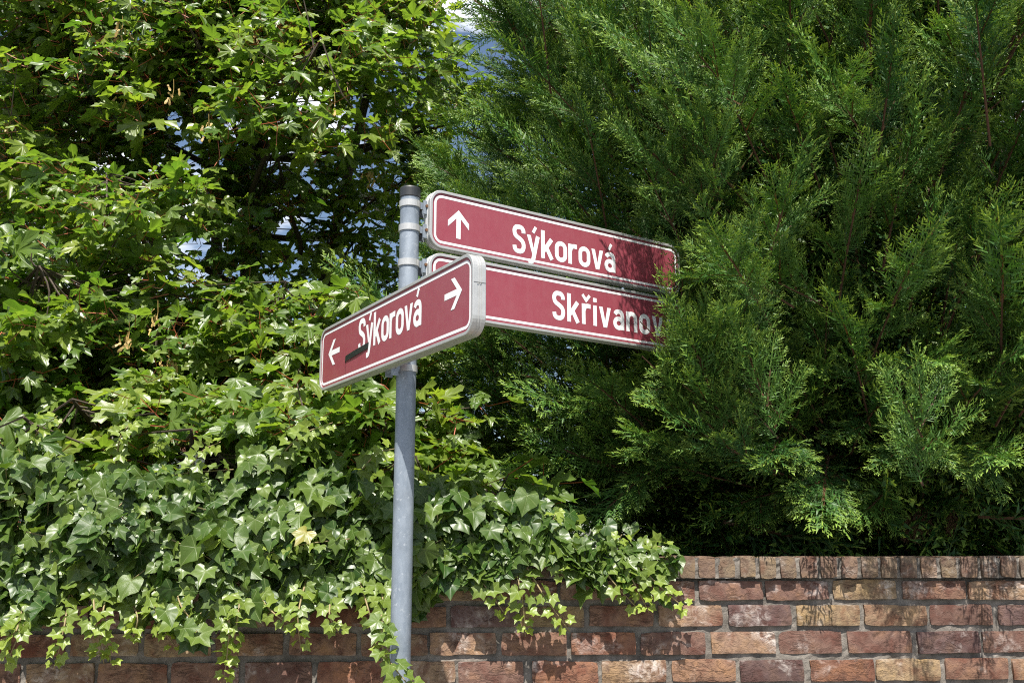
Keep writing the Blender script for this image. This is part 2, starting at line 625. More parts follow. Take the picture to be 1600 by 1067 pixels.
def rrect(w, h, r, n=8):
    pts = []
    for cx, cz, a0 in ((w - r, h - r, 0), (r, h - r, 90), (r, r, 180), (w - r, r, 270)):
        for k in range(n + 1):
            a = math.radians(a0 + 90 * k / n)
            pts.append((cx + r * math.cos(a), cz + r * math.sin(a)))
    return pts


def inset_rr(w, h, r, d):
    return [(x + d, z + d) for x, z in rrect(w - 2 * d, h - 2 * d, max(r - d, 0.004))]


def loft(loops, close=True):
    n = len(loops[0]); V = [v for l in loops for v in l]; F = []
    m = len(loops)
    for i in range(m if close else m - 1):
        j = (i + 1) % m
        for k in range(n):
            F.append((i * n + k, i * n + (k + 1) % n, j * n + (k + 1) % n, j * n + k))
    return V, F


def ribbon(mb, pts, hw, y, closed=False):
    pts = [np.array(p, float) for p in pts]
    n = len(pts)
    L, R = [], []
    for i in range(n):
        a = pts[(i - 1) % n] if (closed or i > 0) else None
        b = pts[(i + 1) % n] if (closed or i < n - 1) else None
        d1 = unit(pts[i] - a) if a is not None else None
        d2 = unit(b - pts[i]) if b is not None else None
        if d1 is None: d1 = d2
        if d2 is None: d2 = d1
        n1 = np.array([-d1[1], d1[0]]); n2 = np.array([-d2[1], d2[0]])
        m = unit(n1 + n2); k = hw / max(0.45, m @ n1)
        L.append(pts[i] + m * k); R.append(pts[i] - m * k)
    V = [(p[0], y, p[1]) for p in L] + [(p[0], y, p[1]) for p in R]
    F = [(n + i, n + (i + 1) % n, (i + 1) % n, i) for i in range(n if closed else n - 1)]
    mb.add(V, F)


def smooth_path(pts, k=6):
    P = [np.array(p, float) for p in pts]
    P = [2 * P[0] - P[1]] + P + [2 * P[-1] - P[-2]]
    out = []
    for i in range(1, len(P) - 2):
        for s in range(k):
            t = s / k
            a, b, c, d = P[i - 1], P[i], P[i + 1], P[i + 2]
            out.append(0.5 * (2 * b + (c - a) * t + (2 * a - 5 * b + 4 * c - d) * t * t + (3 * b - a - 3 * c + d) * t ** 3))
    out.append(P[-2])
    return out


def stadium(x0, x1, z0, z1):
    r = (x1 - x0) / 2; cx = (x0 + x1) / 2
    return [(cx + r * math.cos(a), z1 - r + r * math.sin(a)) for a in [math.pi * k / 10 for k in range(11)]] + \
           [(cx + r * math.cos(a), z0 + r + r * math.sin(a)) for a in [math.pi + math.pi * k / 10 for k in range(11)]]


XW = 1.09
H2 = 0.080     # half stroke, in cap heights
ACUTE = ('d', [(0.20, 0.83), (0.31, 1.05)])
GL = {
    'S': (0.50, [('s', [(0.425, 0.73), (0.415, 0.83), (0.355, 0.91), (0.25, 0.93), (0.145, 0.91), (0.085, 0.83), (0.078, 0.73), (0.11, 0.63), (0.19, 0.565),
                        (0.29, 0.51), (0.385, 0.43), (0.425, 0.33), (0.425, 0.23), (0.39, 0.13), (0.32, 0.08), (0.25, 0.07), (0.16, 0.085), (0.095, 0.15), (0.075, 0.26)])]),
    'k': (0.50, [('o', [(0.072, 0), (0.072, 1.0)]), ('o', [(0.42, 0.73), (0.12, 0.28)]), ('o', [(0.20, 0.43), (0.43, 0.0)])]),
    'o': (0.49, [('c', stadium(0.072, 0.418, 0.068, 0.662))]),
    'r': (0.37, [('o', [(0.072, 0), (0.072, 0.73)]), ('s', [(0.085, 0.50), (0.13, 0.615), (0.22, 0.66), (0.36, 0.66)])]),
    'v': (0.50, [('p', [(0, 0.73), (0.15, 0.73), (0.25, 0.24), (0.25, 0.0), (0.175, 0.0)]), ('p', [(0.35, 0.73), (0.5, 0.73), (0.325, 0.0), (0.25, 0.0), (0.25, 0.24)])]),
    'y': (0.50, [('p', [(0, 0.73), (0.15, 0.73), (0.275, 0.20), (0.235, -0.02)]), ('s', [(0.43, 0.73), (0.33, 0.28), (0.255, -0.07), (0.19, -0.19), (0.06, -0.20)])]),
    'a': (0.47, [('c', stadium(0.072, 0.40, 0.068, 0.40)), ('s', [(0.398, 0.0), (0.398, 0.25), (0.398, 0.50), (0.355, 0.625), (0.235, 0.662), (0.13, 0.625), (0.085, 0.55)])]),
    'i': (0.16, [('o', [(0.08, 0), (0.08, 0.73)]), ('o', [(0.08, 0.85), (0.08, 1.0)])]),
    'n': (0.48, [('o', [(0.072, 0), (0.072, 0.73)]), ('s', [(0.09, 0.53), (0.15, 0.63), (0.25, 0.662), (0.355, 0.62), (0.405, 0.50), (0.408, 0.25), (0.408, 0.0)])]),
}
GL['ý'] = (0.50, GL['y'][1] + [('d', [(0.24, 0.83), (0.35, 1.05)])])
GL['á'] = (0.47, GL['a'][1] + [ACUTE])
GL['ř'] = (0.37, GL['r'][1] + [('d', [(0.03, 1.05), (0.18, 0.86), (0.33, 1.05)])])


def lettering(mb, text, x, z, cap, width, y):
    adv = [GL[c][0] * XW for c in text]
    gap = (width / cap - sum(adv)) / (len(text) - 1)
    cx = x
    for c in text:
        k = 0
        for kind, pts in GL[c][1]:
            P = [(cx + p[0] * XW * cap, z + p[1] * cap) for p in pts]
            yy = y - 0.00012 * k
            if kind == 'p':
                mb.add([(p[0], yy, p[1]) for p in P], [tuple(range(len(P)))[::-1]])
            elif kind == 's':
                ribbon(mb, smooth_path(P), H2 * cap, yy)
            else:
                ribbon(mb, P, (0.058 if kind == 'd' else H2) * cap, yy, kind == 'c')
            k += 1
        cx += (GL[c][0] * XW + gap) * cap


def arrow(mb, cx, cz, ang, L, y):
    """arrow of a shaft and two slanting barbs"""
    ca, sa = math.cos(ang), math.sin(ang)
    def T(p): return (cx + p[0] * ca - p[1] * sa, cz + p[0] * sa + p[1] * ca)
    h = L * 0.085
    def poly(ps, k): mb.add([(T(p)[0], y - 0.00012 * k, T(p)[1]) for p in ps], [tuple(range(len(ps)))[::-1]])
    poly([(-L / 2, -h), (-L / 2, h), (L / 2 - h * 1.2, h), (L / 2 - h * 1.2, -h)], 0)
    w = L * 0.42; b = h * 2.5
    poly([(L / 2, 0), (L / 2 - w, w), (L / 2 - w - b, w), (L / 2 - b, 0)], 1)
    poly([(L / 2, 0), (L / 2 - b, 0), (L / 2 - w - b, -w), (L / 2 - w, -w)], 2)


def sign(loc, rz, w, h, label, text=None, tx=0.0, tz=0.0, cap=0.097, tw=0.44, arrows=(), thick=0.038):
    s = empty('street_name_sign', loc, rz)
    tag(s, label, 'street sign', 'street name signs on the post')
    R = 0.045
    prof = [(0.009, 0.004), (0.009, 0.0), (0.0015, 0.0), (0.0, 0.0015), (0.0, 0.012), (0.0025, 0.0135), (0.0025, 0.0175), (0.0, 0.019), (0.0, thick - 0.019),
            (0.0025, thick - 0.0175), (0.0025, thick - 0.0135), (0.0, thick - 0.012), (0.0, thick - 0.0015), (0.0015, thick), (0.009, thick), (0.009, thick - 0.004)]
    V, F = loft([[(x, y, z) for x, z in inset_rr(w, h, R, d)] for d, y in prof], False)
    mb = MB(); mb.add(V, [f[::-1] for f in F]); mb.build('frame', M['alu'], s)
    for nm, y, flip in (('face', 0.0035, False), ('back_face', thick - 0.0035, True)):
        P = inset_rr(w, h, R, 0.008)
        mb = MB(); mb.add([(x, y, z) for x, z in P], [tuple(range(len(P))) if flip else tuple(range(len(P)))[::-1]])
        mb.build(nm, M['maroon'], s)
    mb = MB()
    A = inset_rr(w, h, R, 0.0165); B = inset_rr(w, h, R, 0.0245)
    V, F = loft([[(x, 0.0031, z) for x, z in A], [(x, 0.0031, z) for x, z in B]], False)
    mb.add(V, F); mb.build('border_line', M['white'], s)
    if text:
        mb = MB(); lettering(mb, text, tx, tz, cap, tw, 0.0030); mb.build('lettering', M['white'], s)
    for (ax, az, ang, L) in arrows:
        mb = MB(); arrow(mb, ax, az, ang, L, 0.0030); mb.build('arrow', M['white'], s)
    # seam of the edge profile
    return s


def clamp(s, z, reach_dir, reach):
    """strap round the post with a lug that carries the sign; given in the sign's own frame"""
    inv = Matrix.Translation(s.location) @ Matrix.Rotation(s.rotation_euler.z, 4, 'Z')
    inv = inv.inverted()
    c = inv @ Vector((PX, PY, z))
    d = np.array((inv.to_3x3() @ Vector((*reach_dir, 0))).normalized())
    mb = MB()
    ang0 = math.atan2(d[1], d[0])
    n = 36
    loops = []
    for (r, dz) in ((0.0302, -0.010), (0.0336, -0.010), (0.0336, 0.010), (0.0302, 0.010)):
        loops.append([(c.x + r * math.cos(ang0 + 2 * math.pi * k / n), c.y + r * math.sin(ang0 + 2 * math.pi * k / n), c.z + dz) for k in range(n)])
    V, F = loft(loops, True)
    mb.add(V, F)
    strap = mb.build('clamp_strap', M['alu'], s)
    side = np.array([-d[1], d[0], 0])
    mb = MB()
    def plate(r0, r1, s0, s1, z0, z1):
        V = [np.array(c) + d * r + side * q + np.array([0, 0, zz]) for r in (r0, r1) for q in (s0, s1) for zz in (z0, z1)]
        mb.add(V, [(0, 1, 3, 2), (4, 6, 7, 5), (0, 4, 5, 1), (2, 3, 7, 6), (0, 2, 6, 4), (1, 5, 7, 3)])
    plate(0.024, 0.050, -0.0165, -0.0125, -0.011, 0.011)
    plate(0.024, 0.050, 0.0125, 0.0165, -0.011, 0.011)
    plate(0.036, reach, -0.0225, -0.0185, -0.026, 0.018)
    plate(0.036, reach, 0.0185, 0.0225, -0.026, 0.018)
    plate(reach - 0.006, reach - 0.002, -0.0184, 0.0184, -0.016, 0.013)
    mb.build('clamp_lug', M['galv'], s)
    mb = MB()
    p0 = np.array(c) + d * 0.047 - side * 0.027; p1 = np.array(c) + d * 0.047 + side * 0.027
    mb.tube([p0, p1], 0.0052, 6)
    mb.build('bolt', M['rust'], s)
    return strap


A1 = math.radians(35.4)
d1 = (math.cos(A1), math.sin(A1))
top = sign((-0.255, 3.038, 2.538), A1, 1.078, 0.190, 'maroon street sign with an up arrow reading Sýkorová, uppermost on the post',
           'Sýkorová', 0.317, 0.037, 0.097, 0.445, [(0.107, 0.090, math.pi / 2, 0.094)])
low = sign((-0.255, 3.038, 2.322), A1, 1.10, 0.200, 'maroon street sign reading Skřivanova, half hidden behind the conifer tips',
           'Skřivanova', 0.480, 0.050, 0.098, 0.565, [(0.107, 0.10, math.pi / 2, 0.094)])
A2 = math.radians(-59.5)
left = sign((-0.6555, 3.4285, 2.143), A2, 1.099, 0.2125, 'maroon street sign with arrows at both ends and black tape over its lettering',
            'Sýkorová', 0.338, 0.079, 0.103, 0.457, [(0.127, 0.117, math.pi, 0.102), (0.985, 0.124, 0, 0.100)])
for z in (2.672, 2.594):
    clamp(top, z, d1, 0.067)
clamp(low, 2.482, d1, 0.067)
clamp(low, 2.352, d1, 0.067)
nrm = (-math.sin(A2) * -1, -math.cos(A2))   # from the post to the back of the left sign
nv = np.array([math.sin(A2), -math.cos(A2)])
gap = abs((np.array([PX, PY]) - np.array([-0.6555, 3.4285])) @ nv) - 0.038
for z in (2.31, 2.152):
    clamp(left, z, tuple(nv), gap + 0.002)
# scrap of black tape, sagging off the face
V, F = [], []
for i in range(9):
    t = i / 8
    x = 0.231 + 0.190 * t; z = 0.066 + 0.012 * t
    y = 0.0019 - 0.0012 * math.sin(math.pi * t)
    V += [(x, y, z), (x + 0.004, y - 0.0004 * math.sin(5 * t), z + 0.019)]
for i in range(8):
    F.append((2 * i, 2 * i + 2, 2 * i + 3, 2 * i + 1))
mb = MB(); mb.add(V, F); mb.build('tape_scrap', M['tape'], left)
mb = MB(); mb.add([(0.2325, 0.0027, 0.067), (0.2305, 0.0026, 0.067), (0.2345, 0.0027, 0.024), (0.2355, 0.0027, 0.024)], [(0, 1, 2, 3)])
mb.build('tape_thread', M['tape'], left)
# butt joint in the edge profile of the left sign
mb = MB(); mb.box(1.0985, 1.0996, 0.002, 0.036, 0.1295, 0.1312)
mb.build('profile_seam', M['alu_dark'], left)


# ------------------------------------------------------------------ leaves
def leaf_base(outline, tips, cup, droop, wave, seed):
    """outline: half of the blade from tip (0,1) round to the base, mirrored; fan from the petiole point"""
    rng = np.random.default_rng(seed)
    pts = [(x, y, v) for x, y, v in outline]
    full = pts + [(-x, y, v) for x, y, v in reversed(pts) if x > 1e-6]
    n = len(full)
    V = [(0.0, 0.0, 0.0)]; vein = [1.0]
    for fr in (0.5, 1.0):
        for x, y, v in full:
            X, Y = x * fr, y * fr
            r = math.hypot(X, Y)
            z = cup * abs(X) ** 1.3 - droop * max(0, Y) ** 2 + wave * math.sin(7 * X + 5 * Y + seed) * r + (rng.normal(0, 0.02) if fr == 1 else 0) - (0.0 if v > 0.5 else -0.05 * fr)
            V.append((X, Y, z)); vein.append(v)
    F = []
    for k in range(n):
        j = (k + 1) % n
        F.append((0, 1 + j, 1 + k))
        F.append((1 + k, 1 + j, 1 + n + j)); F.append((1 + k, 1 + n + j, 1 + n + k))
    return np.array(V), np.array(F), {'vein': np.array(vein)}


MAPLE = [(0.0, 1.0, 1), (0.07, 0.84, .0), (0.17, 0.80, .1), (0.17, 0.66, .0), (0.24, 0.58, .0), (0.17, 0.44, .0), (0.32, 0.52, .0), (0.42, 0.64, .0), (0.60, 0.66, 1), (0.57, 0.50, .0), (0.60, 0.38, .0),
         (0.46, 0.28, .0), (0.40, 0.18, .0), (0.50, 0.12, .0), (0.56, -0.02, 1), (0.42, -0.08, .0), (0.26, -0.14, 0), (0.10, -0.10, 0)]
IVY = [(0.0, 0.95, 1), (0.13, 0.72, .0), (0.25, 0.52, .0), (0.40, 0.48, .0), (0.64, 0.44, 1), (0.56, 0.24, .0), (0.52, 0.08, .0), (0.55, -0.08, .2), (0.54, -0.26, 1), (0.36, -0.34, .0), (0.16, -0.28, .0), (0.04, -0.10, 0)]
IVYB = [(0.0, 1.0, 1), (0.16, 0.78, .0), (0.32, 0.58, .0), (0.45, 0.46, .0), (0.56, 0.34, 1), (0.57, 0.16, .0), (0.56, 0.0, .0), (0.54, -0.14, .2), (0.46, -0.30, 1), (0.30, -0.34, .0), (0.14, -0.25, .0), (0.04, -0.10, 0)]
maple_b = [leaf_base(MAPLE, None, c, d, w, s) for c, d, w, s in ((0.25, 0.22, 0.10, 1), (-0.20, 0.30, 0.12, 2), (0.35, 0.10, 0.14, 3), (0.05, 0.40, 0.10, 4), (-0.30, 0.15, 0.16, 5))]
ivy_b = [leaf_base(IVY, None, c, d, w, s) for c, d, w, s in ((0.22, 0.15, 0.05, 1), (-0.12, 0.25, 0.07, 2), (0.40, 0.12, 0.06, 3))] + \
        [leaf_base(IVYB, None, c, d, w, s) for c, d, w, s in ((0.20, 0.18, 0.05, 4), (-0.15, 0.22, 0.06, 5), (0.45, 0.10, 0.06, 6))]


def fan_only(b):
    V, F, A = b
    n = (len(V) - 1) // 2
    keep = np.concatenate([[0], np.arange(1 + n, 1 + 2 * n)])
    return V[keep], np.array([(0, 1 + (k + 1) % n, 1 + k) for k in range(n)]), {'vein': A['vein'][keep]}


def emit_leaves(thing, base, L, mat, n_parts, name, stuff_name, key, lod=False):
    """L: list of (matrix, baseidx, var, young, old); the n_parts with the largest key become parts"""
    order = sorted(range(len(L)), key=lambda i: -key(L[i]))
    meshes = []
    for b, (V, F, A) in enumerate(base):
        me = mesh_np(name, V, F, A, smooth=True); me.materials.append(mat); meshes.append(me)
    inv = thing.matrix_basis.inverted()
    for i in order[:n_parts]:
        m, b, var, yng, old = L[i]
        o = bpy.data.objects.new(name, meshes[b])
        COL.objects.link(o)
        o.parent = thing
        o.matrix_basis = inv @ Matrix(m.tolist())
        o.color = (yng, var, old, 1)
    rest = [L[i] for i in order[n_parts:]]
    if lod:
        nb = len(base)
        base = base + [fan_only(b) for b in base]
        rest = [(m, b + nb if (m[1, 3] > 4.4 or not in_view(m[:3, 3], 0.05)) else b, v, y, o) for m, b, v, y, o in rest]
    mats = np.array([np.array(inv) @ r[0] for r in rest])
    o = scatter(stuff_name, base, mats, {'_b': np.array([r[1] for r in rest]), 'var': np.array([r[2] for r in rest]),
                                         'young': np.array([r[3] for r in rest]), 'old': np.array([r[4] for r in rest])}, mat, thing)
    o.data.polygons.foreach_set('use_smooth', np.ones(len(o.data.polygons), dtype=bool))
    return o


def jit(s):
    return RNG.normal(0, s, 3)


UP = np.array([0, 0, 1.0])
SIGHT = np.array([0, 0, EYE])


def in_view(p, m=0.06):
    d = p - SIGHT
    z = d[1] * math.cos(PITCH) + d[2] * math.sin(PITCH)
    if z < 0.3: return False
    u = d[0] / z; v = (-d[1] * math.sin(PITCH) + d[2] * math.cos(PITCH)) / z
    return abs(u) < 0.5 + m and abs(v) < 0.3335 + m


# ------------------------------------------------------------------ maple
TR = at(390, 300, 6.0)
maple = empty('maple_tree', (TR[0], 6.0, 0))
tag(maple, 'broad-leaved maple with red leaf stalks and winged seeds behind the ivy', 'tree')
ML = []
pet = MB(); tw = MB()
mo = np.array([TR[0], 6.0, 0])
# lobes: centre px, py, distance, radii (x, y, z), shoots
LOBES = [
    (120, 470, 4.3, 0.50, 0.30, 0.42, 78), (250, 560, 4.4, 0.42, 0.30, 0.32, 44), (40, 640, 4.3, 0.36, 0.3, 0.28, 40),
    (200, 330, 4.6, 0.40, 0.3, 0.26, 40), (60, 300, 4.9, 0.45, 0.4, 0.45, 50), (160, 80, 5.0, 0.70, 0.45, 0.42, 100),
    (20, 90, 5.2, 0.5, 0.4, 0.5, 45), (330, 120, 5.0, 0.42, 0.35, 0.40, 40), (470, 130, 4.7, 0.50, 0.30, 0.30, 62), (590, 60, 5.3, 0.5, 0.4, 0.34, 46),
    (450, 320, 5.6, 0.8, 0.5, 0.55, 62), (560, 330, 6.2, 0.8, 0.5, 0.9, 66), (330, 380, 6.2, 0.7, 0.5, 0.8, 56), (680, 200, 6.4, 0.6, 0.5, 0.8, 50),
    (430, 500, 4.6, 0.40, 0.30, 0.22, 44), (540, 600, 4.3, 0.42, 0.30, 0.24, 52), (400, 620, 4.5, 0.45, 0.3, 0.25, 44), (330, 650, 5.3, 0.5, 0.4, 0.25, 22),
    (690, 600, 5.6, 0.30, 0.4, 0.32, 20), (710, 720, 4.9, 0.30, 0.35, 0.22, 26), (690, 760, 4.1, 0.24, 0.22, 0.10, 22),
    (560, 700, 4.1, 0.36, 0.25, 0.18, 34), (100, 720, 4.7, 0.8, 0.4, 0.3, 54), (480, 720, 5.2, 0.8, 0.5, 0.35, 50), (250, 760, 5.4, 0.9, 0.6, 0.4, 50),
    (150, 250, 6.3, 1.1, 0.6, 1.0, 70), (640, 790, 5.6, 0.7, 0.5, 0.35, 40),
    (150, 670, 4.0, 0.40, 0.2, 0.12, 30), (330, 690, 4.2, 0.40, 0.2, 0.14, 26), (30, 560, 4.0, 0.3, 0.2, 0.2, 24), (450, 640, 4.0, 0.35, 0.2, 0.15, 26), (600, 640, 4.0, 0.25, 0.2, 0.15, 18),
    (270, 25, 5.2, 0.4, 0.3, 0.22, 34), (390, 15, 5.2, 0.4, 0.3, 0.22, 36), (500, 10, 5.4, 0.4, 0.3, 0.22, 36), (570, 40, 5.6, 0.35, 0.3, 0.22, 32), (400, 60, 6.2, 0.6, 0.4, 0.35, 40),
    (380, 250, 5.6, 0.6, 0.4, 0.6, 40), (670, 190, 6.3, 0.4, 0.4, 0.4, 34), (660, 300, 6.5, 0.4, 0.4, 0.4, 30), (520, 430, 5.8, 0.6, 0.4, 0.5, 40), (120, 200, 5.4, 0.7, 0.4, 0.4, 50), (640, 420, 6.4, 0.5, 0.4, 0.6, 34),
    (80, 690, 3.75, 0.40, 0.12, 0.10, 20), (300, 715, 3.75, 0.40, 0.12, 0.07, 16), (480, 690, 3.75, 0.35, 0.12, 0.10, 22), (620, 720, 3.75, 0.22, 0.12, 0.09, 14), (740, 790, 3.8, 0.22, 0.12, 0.08, 14), (670, 700, 4.6, 0.2, 0.2, 0.15, 8),
    # the crown above the picture
    (100, -180, 5.2, 0.9, 0.7, 0.5, 60), (420, -160, 5.4, 0.8, 0.8, 0.45, 60), (520, -170, 6.0, 0.7, 0.8, 0.5, 40), (300, -420, 5.6, 1.1, 0.9, 0.6, 50),
    (-150, 200, 5.0, 0.5, 0.6, 0.8, 40), (-150, 560, 4.6, 0.4, 0.5, 0.6, 40)]
stems = [[(0, 0, -0.1), (0.02, 0, 1.2), (0.0, 0.02, 2.6), (0.05, 0.0, 4.2), (0.0, 0.1, 6.4)],
         [(0.0, 0.05, 1.0), (-0.16, 0.1, 2.2), (-0.22, 0.1, 3.6), (-0.45, 0.2, 5.6)],
         [(0.0, -0.05, 1.3), (0.35, -0.1, 2.4), (0.55, -0.1, 3.5), (0.85, 0.0, 5.2)]]
mb = MB()
mb.tube(smooth_path(stems[0], 5), list(np.linspace(0.095, 0.028, 21)), 12)
trunk = mb.build('trunk', M['bark'], maple, True)
for s_, r0 in ((stems[1], 0.06), (stems[2], 0.055)):
    mb = MB(); P = smooth_path(s_, 5)
    mb.tube(P, list(np.linspace(r0, 0.02, len(P))), 10)
    mb.build('limb', M['bark'], maple, True)
for li, (px, py, Y, rx, ry, rz, n) in enumerate(LOBES):
    c = at(px, py, Y)
    # a branch from the stem to the clump
    zt = max(0.7, min(5.2, c[2] - 0.55 * np.hypot(c[0] - mo[0], c[1] - mo[1]) * 0.6))
    st = np.array([mo[0], mo[1], zt])
    mid = st * 0.5 + c * 0.5 + np.array([0, 0, -0.06]) + jit(0.08)
    bp = smooth_path([st, mid, c, c + unit(c - mid) * rx * 0.6], 5)
    bmb = MB(); bmb.tube([p - mo for p in bp], list(np.linspace(0.022, 0.005, len(bp))), 6)
    bmb.build('branch', M['twig'], maple, True)
    # sub-clumps give light and dark
    ns = max(4, int(n / 4.5))
    subs = []
    for _ in range(ns):
        q = RNG.normal(0, 0.55, 3)
        subs.append(c + np.array([rx, ry, rz]) * np.clip(q, -1.1, 1.1))
    for s in range(int(n * (1.35 if Y < 5.5 else 0.8))):
        b = subs[s % ns]
        p = b + RNG.normal(0, 1, 3) * np.array([0.13, 0.12, 0.075])
        out = unit(p - np.array([mo[0], mo[1], p[2] - 0.25]) + jit(0.25))
        d = unit(out * np.array([1, 1, 0.6]) + jit(0.3) + np.array([0, -0.25, 0.12]))
        # twig
        src = bp[int(RNG.integers(len(bp) // 2, len(bp)))]
        if np.linalg.norm(src - p) < 0.7 and RNG.random() < 0.4:
            tp_ = smooth_path([src - mo, (src + p) / 2 - mo + jit(0.025) + np.array([0, 0, -0.03]), p - mo], 3)
            tw.tube(tp_, list(np.linspace(0.0045, 0.0022, len(tp_))), 4, False)
        size0 = RNG.uniform(0.075, 0.132)
        side = unit(np.cross(d, UP) + jit(0.15)); up2 = np.cross(side, d)
        yv = max(0, RNG.normal(0.10, 0.22))
        for k in range(4):
            if k == 3 and RNG.random() < 0.45: continue
            node = p - d * 0.06 * k * RNG.uniform(0.7, 1.3)
            for sg in (-1, 1):
                if RNG.random() < 0.08: continue
                w = side if k % 2 == 0 else up2 * 0.8 + side * 0.35 * sg
                pd = unit(w * sg * RNG.uniform(0.5, 1.0) + d * (0.9 - 0.2 * k) + np.array([0, 0, 0.15]) + jit(0.2))
                pl = RNG.uniform(0.035, 0.11)
                base = node + pd * pl
                ax = unit(pd * np.array([1, 1, 0.5]) + np.array([0, 0, -0.28 - 0.25 * RNG.random()]) + jit(0.22))
                nr = unit(UP * 0.75 + TO_SUN * 0.45 + np.array([0, -0.25, 0]) + jit(0.50))
                sz = size0 * RNG.uniform(0.6, 1.15) * (0.75 + 0.12 * k)
                gp = at_px(base)
                if 268 < gp[0] < 385 and 682 < gp[1] < 752: continue
                ML.append((frame(ax, nr, sz, base), int(RNG.integers(5)), float(np.clip(RNG.normal(0.45, 0.28), 0, 1)), float(np.clip(yv + RNG.normal(0, 0.08), 0, 1)), 0.0))
                if in_view(base):
                    pet.tube([node - mo, base - mo], 0.0017, 3, False)
for o_, nm, mt in ((pet, 'leaf_stalks', M['petiole']), (tw, 'twigs', M['twig'])):
    ob = o_.build(nm, mt, maple); ob['kind'] = 'stuff'


def leaf_key(maxY):
    def k(l):
        p = l[0][:3, 3]
        if not in_view(p, -0.01): return -9
        return np.linalg.norm(l[0][:3, 1]) / p[1] - 0.03 * max(0, p[1] - maxY)
    return k


emit_leaves(maple, maple_b, ML, M['maple'], 300, 'leaf', 'foliage', leaf_key(4.5), True)

# winged seed clusters
SEEDS = [(325, 200, 4.55), (262, 565, 4.05), (200, 528, 4.0), (48, 530, 4.0), (245, 495, 4.1), (395, 45, 4.8), (190, 45, 4.6), (522, 165, 4.45),
         (195, 150, 4.65), (270, 145, 4.6), (580, 275, 5.0), (15, 195, 4.7), (2, 620, 4.0), (75, 40, 4.8), (150, 705, 4.1)]
for px, py, Y in SEEDS:
    c = at(px, py, Y)
    mb = MB()
    mb.tube([c - mo + np.array([0, 0, 0.07]), c - mo + np.array([0.004, 0, 0.02]), c - mo + np.array([0, 0, -0.03])], 0.0015, 3, False)
    for k in range(int(RNG.integers(8, 15))):
        b = c - mo + np.array([RNG.normal(0, 0.018), RNG.normal(0, 0.018), RNG.uniform(-0.05, 0.03)])
        a = unit(np.array([RNG.normal(0, 0.55), RNG.normal(0, 0.4), -1]))
        s_ = unit(np.cross(a, jit(1))); L = RNG.uniform(0.030, 0.042); n_ = np.cross(a, s_)
        pr = [(0.0, 0.10), (0.12, 0.16), (0.3, 0.09), (0.62, 0.17), (0.88, 0.15), (1.0, 0.04)]
        V = []
        for t, w in pr:
            V += [b + a * L * t + s_ * L * w + n_ * L * 0.12 * math.sin(3 * t), b + a * L * t - s_ * L * w * 0.8]
        mb.add(V, [(2 * i, 2 * i + 1, 2 * i + 3, 2 * i + 2) for i in range(5)])
    mb.build('seed_cluster', M['samara'], maple)


# ------------------------------------------------------------------ conifer
def plume(seed, n_side=30, sub=0.027, cw=0.0098):
    """a flattened cypress spray, length 1 along +Y, plane XY"""
    rng = np.random.default_rng(seed)
    V, F, tip, stem = [], [], [], []

    def kite(p, d, L, w, t0, t1, st, nrm):
        s = np.cross(d, nrm); s = s / (np.linalg.norm(s) + 1e-9)
        b = len(V)
        V.extend([p + s * w, p + d * L, p - s * w])
        tip.extend([t0, t1, t0]); stem.extend([st, 0, st])
        F.append((b, b + 1, b + 2))

    bend = rng.uniform(-0.12, 0.12); sag = rng.uniform(-0.10, 0.05)
    def axis(t): return np.array([bend * t * t, t, sag * t * t])
    nz = np.array([0, 0, 1.0])
    k = 8
    for i in range(k):
        a, b = axis(i / k), axis((i + 1) / k)
        d = unit(b - a)
        wd = 0.010 * (1 - i / k) + 0.004
        s = np.cross(d, nz)
        q = len(V)
        V.extend([a + s * wd, a - s * wd, b - s * wd * 0.9, b + s * wd * 0.9])
        t0 = i / k
        tip.extend([t0] * 4); stem.extend([1.0 if t0 < 0.4 else 0.15] * 4)
        F.append((q, q + 1, q + 2)); F.append((q, q + 2, q + 3))
    for i in range(n_side):
        t = 0.04 + 0.92 * (i + rng.uniform(-0.3, 0.3)) / n_side
        sg = 1 if i % 2 else -1
        L = (0.44 * (1 - t) ** 0.75 * min(1, 0.45 + t / 0.3) + 0.05) * rng.uniform(0.72, 1.15)
        ang = math.radians(rng.uniform(34, 52))
        d = unit(np.array([sg * math.sin(ang), math.cos(ang), rng.normal(0, 0.30)]))
        p0 = axis(t)
        ns = max(3, int(L / sub))
        cur = unit(np.array([0, 1.0, 0.1]))
        pts = [p0]
        for j in range(ns):
            dd = unit(d + cur * 0.5 * j / ns)
            pts.append(pts[-1] + dd * L / ns)
        kite(p0, d, L * 0.6, cw * 0.5, t * 0.6, t * 0.6 + 0.3, 0.35, nz)
        for j in range(ns + 1):
            fr = j / ns
            dd = unit(d + cur * 0.5 * fr)
            s2 = 1 if (j + i) % 2 else -1
            a2 = math.radians(rng.uniform(24, 46)) * s2 if j < ns else 0
            ca, sa = math.cos(a2), math.sin(a2)
            e = np.array([dd[0] * ca - dd[1] * sa, dd[0] * sa + dd[1] * ca, dd[2] + rng.normal(0, 0.28)])
            e = e / np.linalg.norm(e)
            cl = (0.125 * (1 - 0.5 * fr) * (1 - 0.35 * t)) * rng.uniform(0.7, 1.25)
            nn = nz + rng.normal(0, 0.45, 3)
            ti = min(1, 0.25 * t + 0.55 * fr + 0.1)
            kite(pts[j], e, cl, cw, ti * 0.75, min(1, ti + 0.18), 0, nn)
    return np.array(V), np.array(F), {'tip': np.array(tip), 'stem': np.array(stem)}


plume_b = [plume(i) for i in range(5)]
plume_core = plume(40, 12, 0.07, 0.030)
plume_lo = [plume(20 + i, 15, 0.055, 0.0145) for i in range(3)]


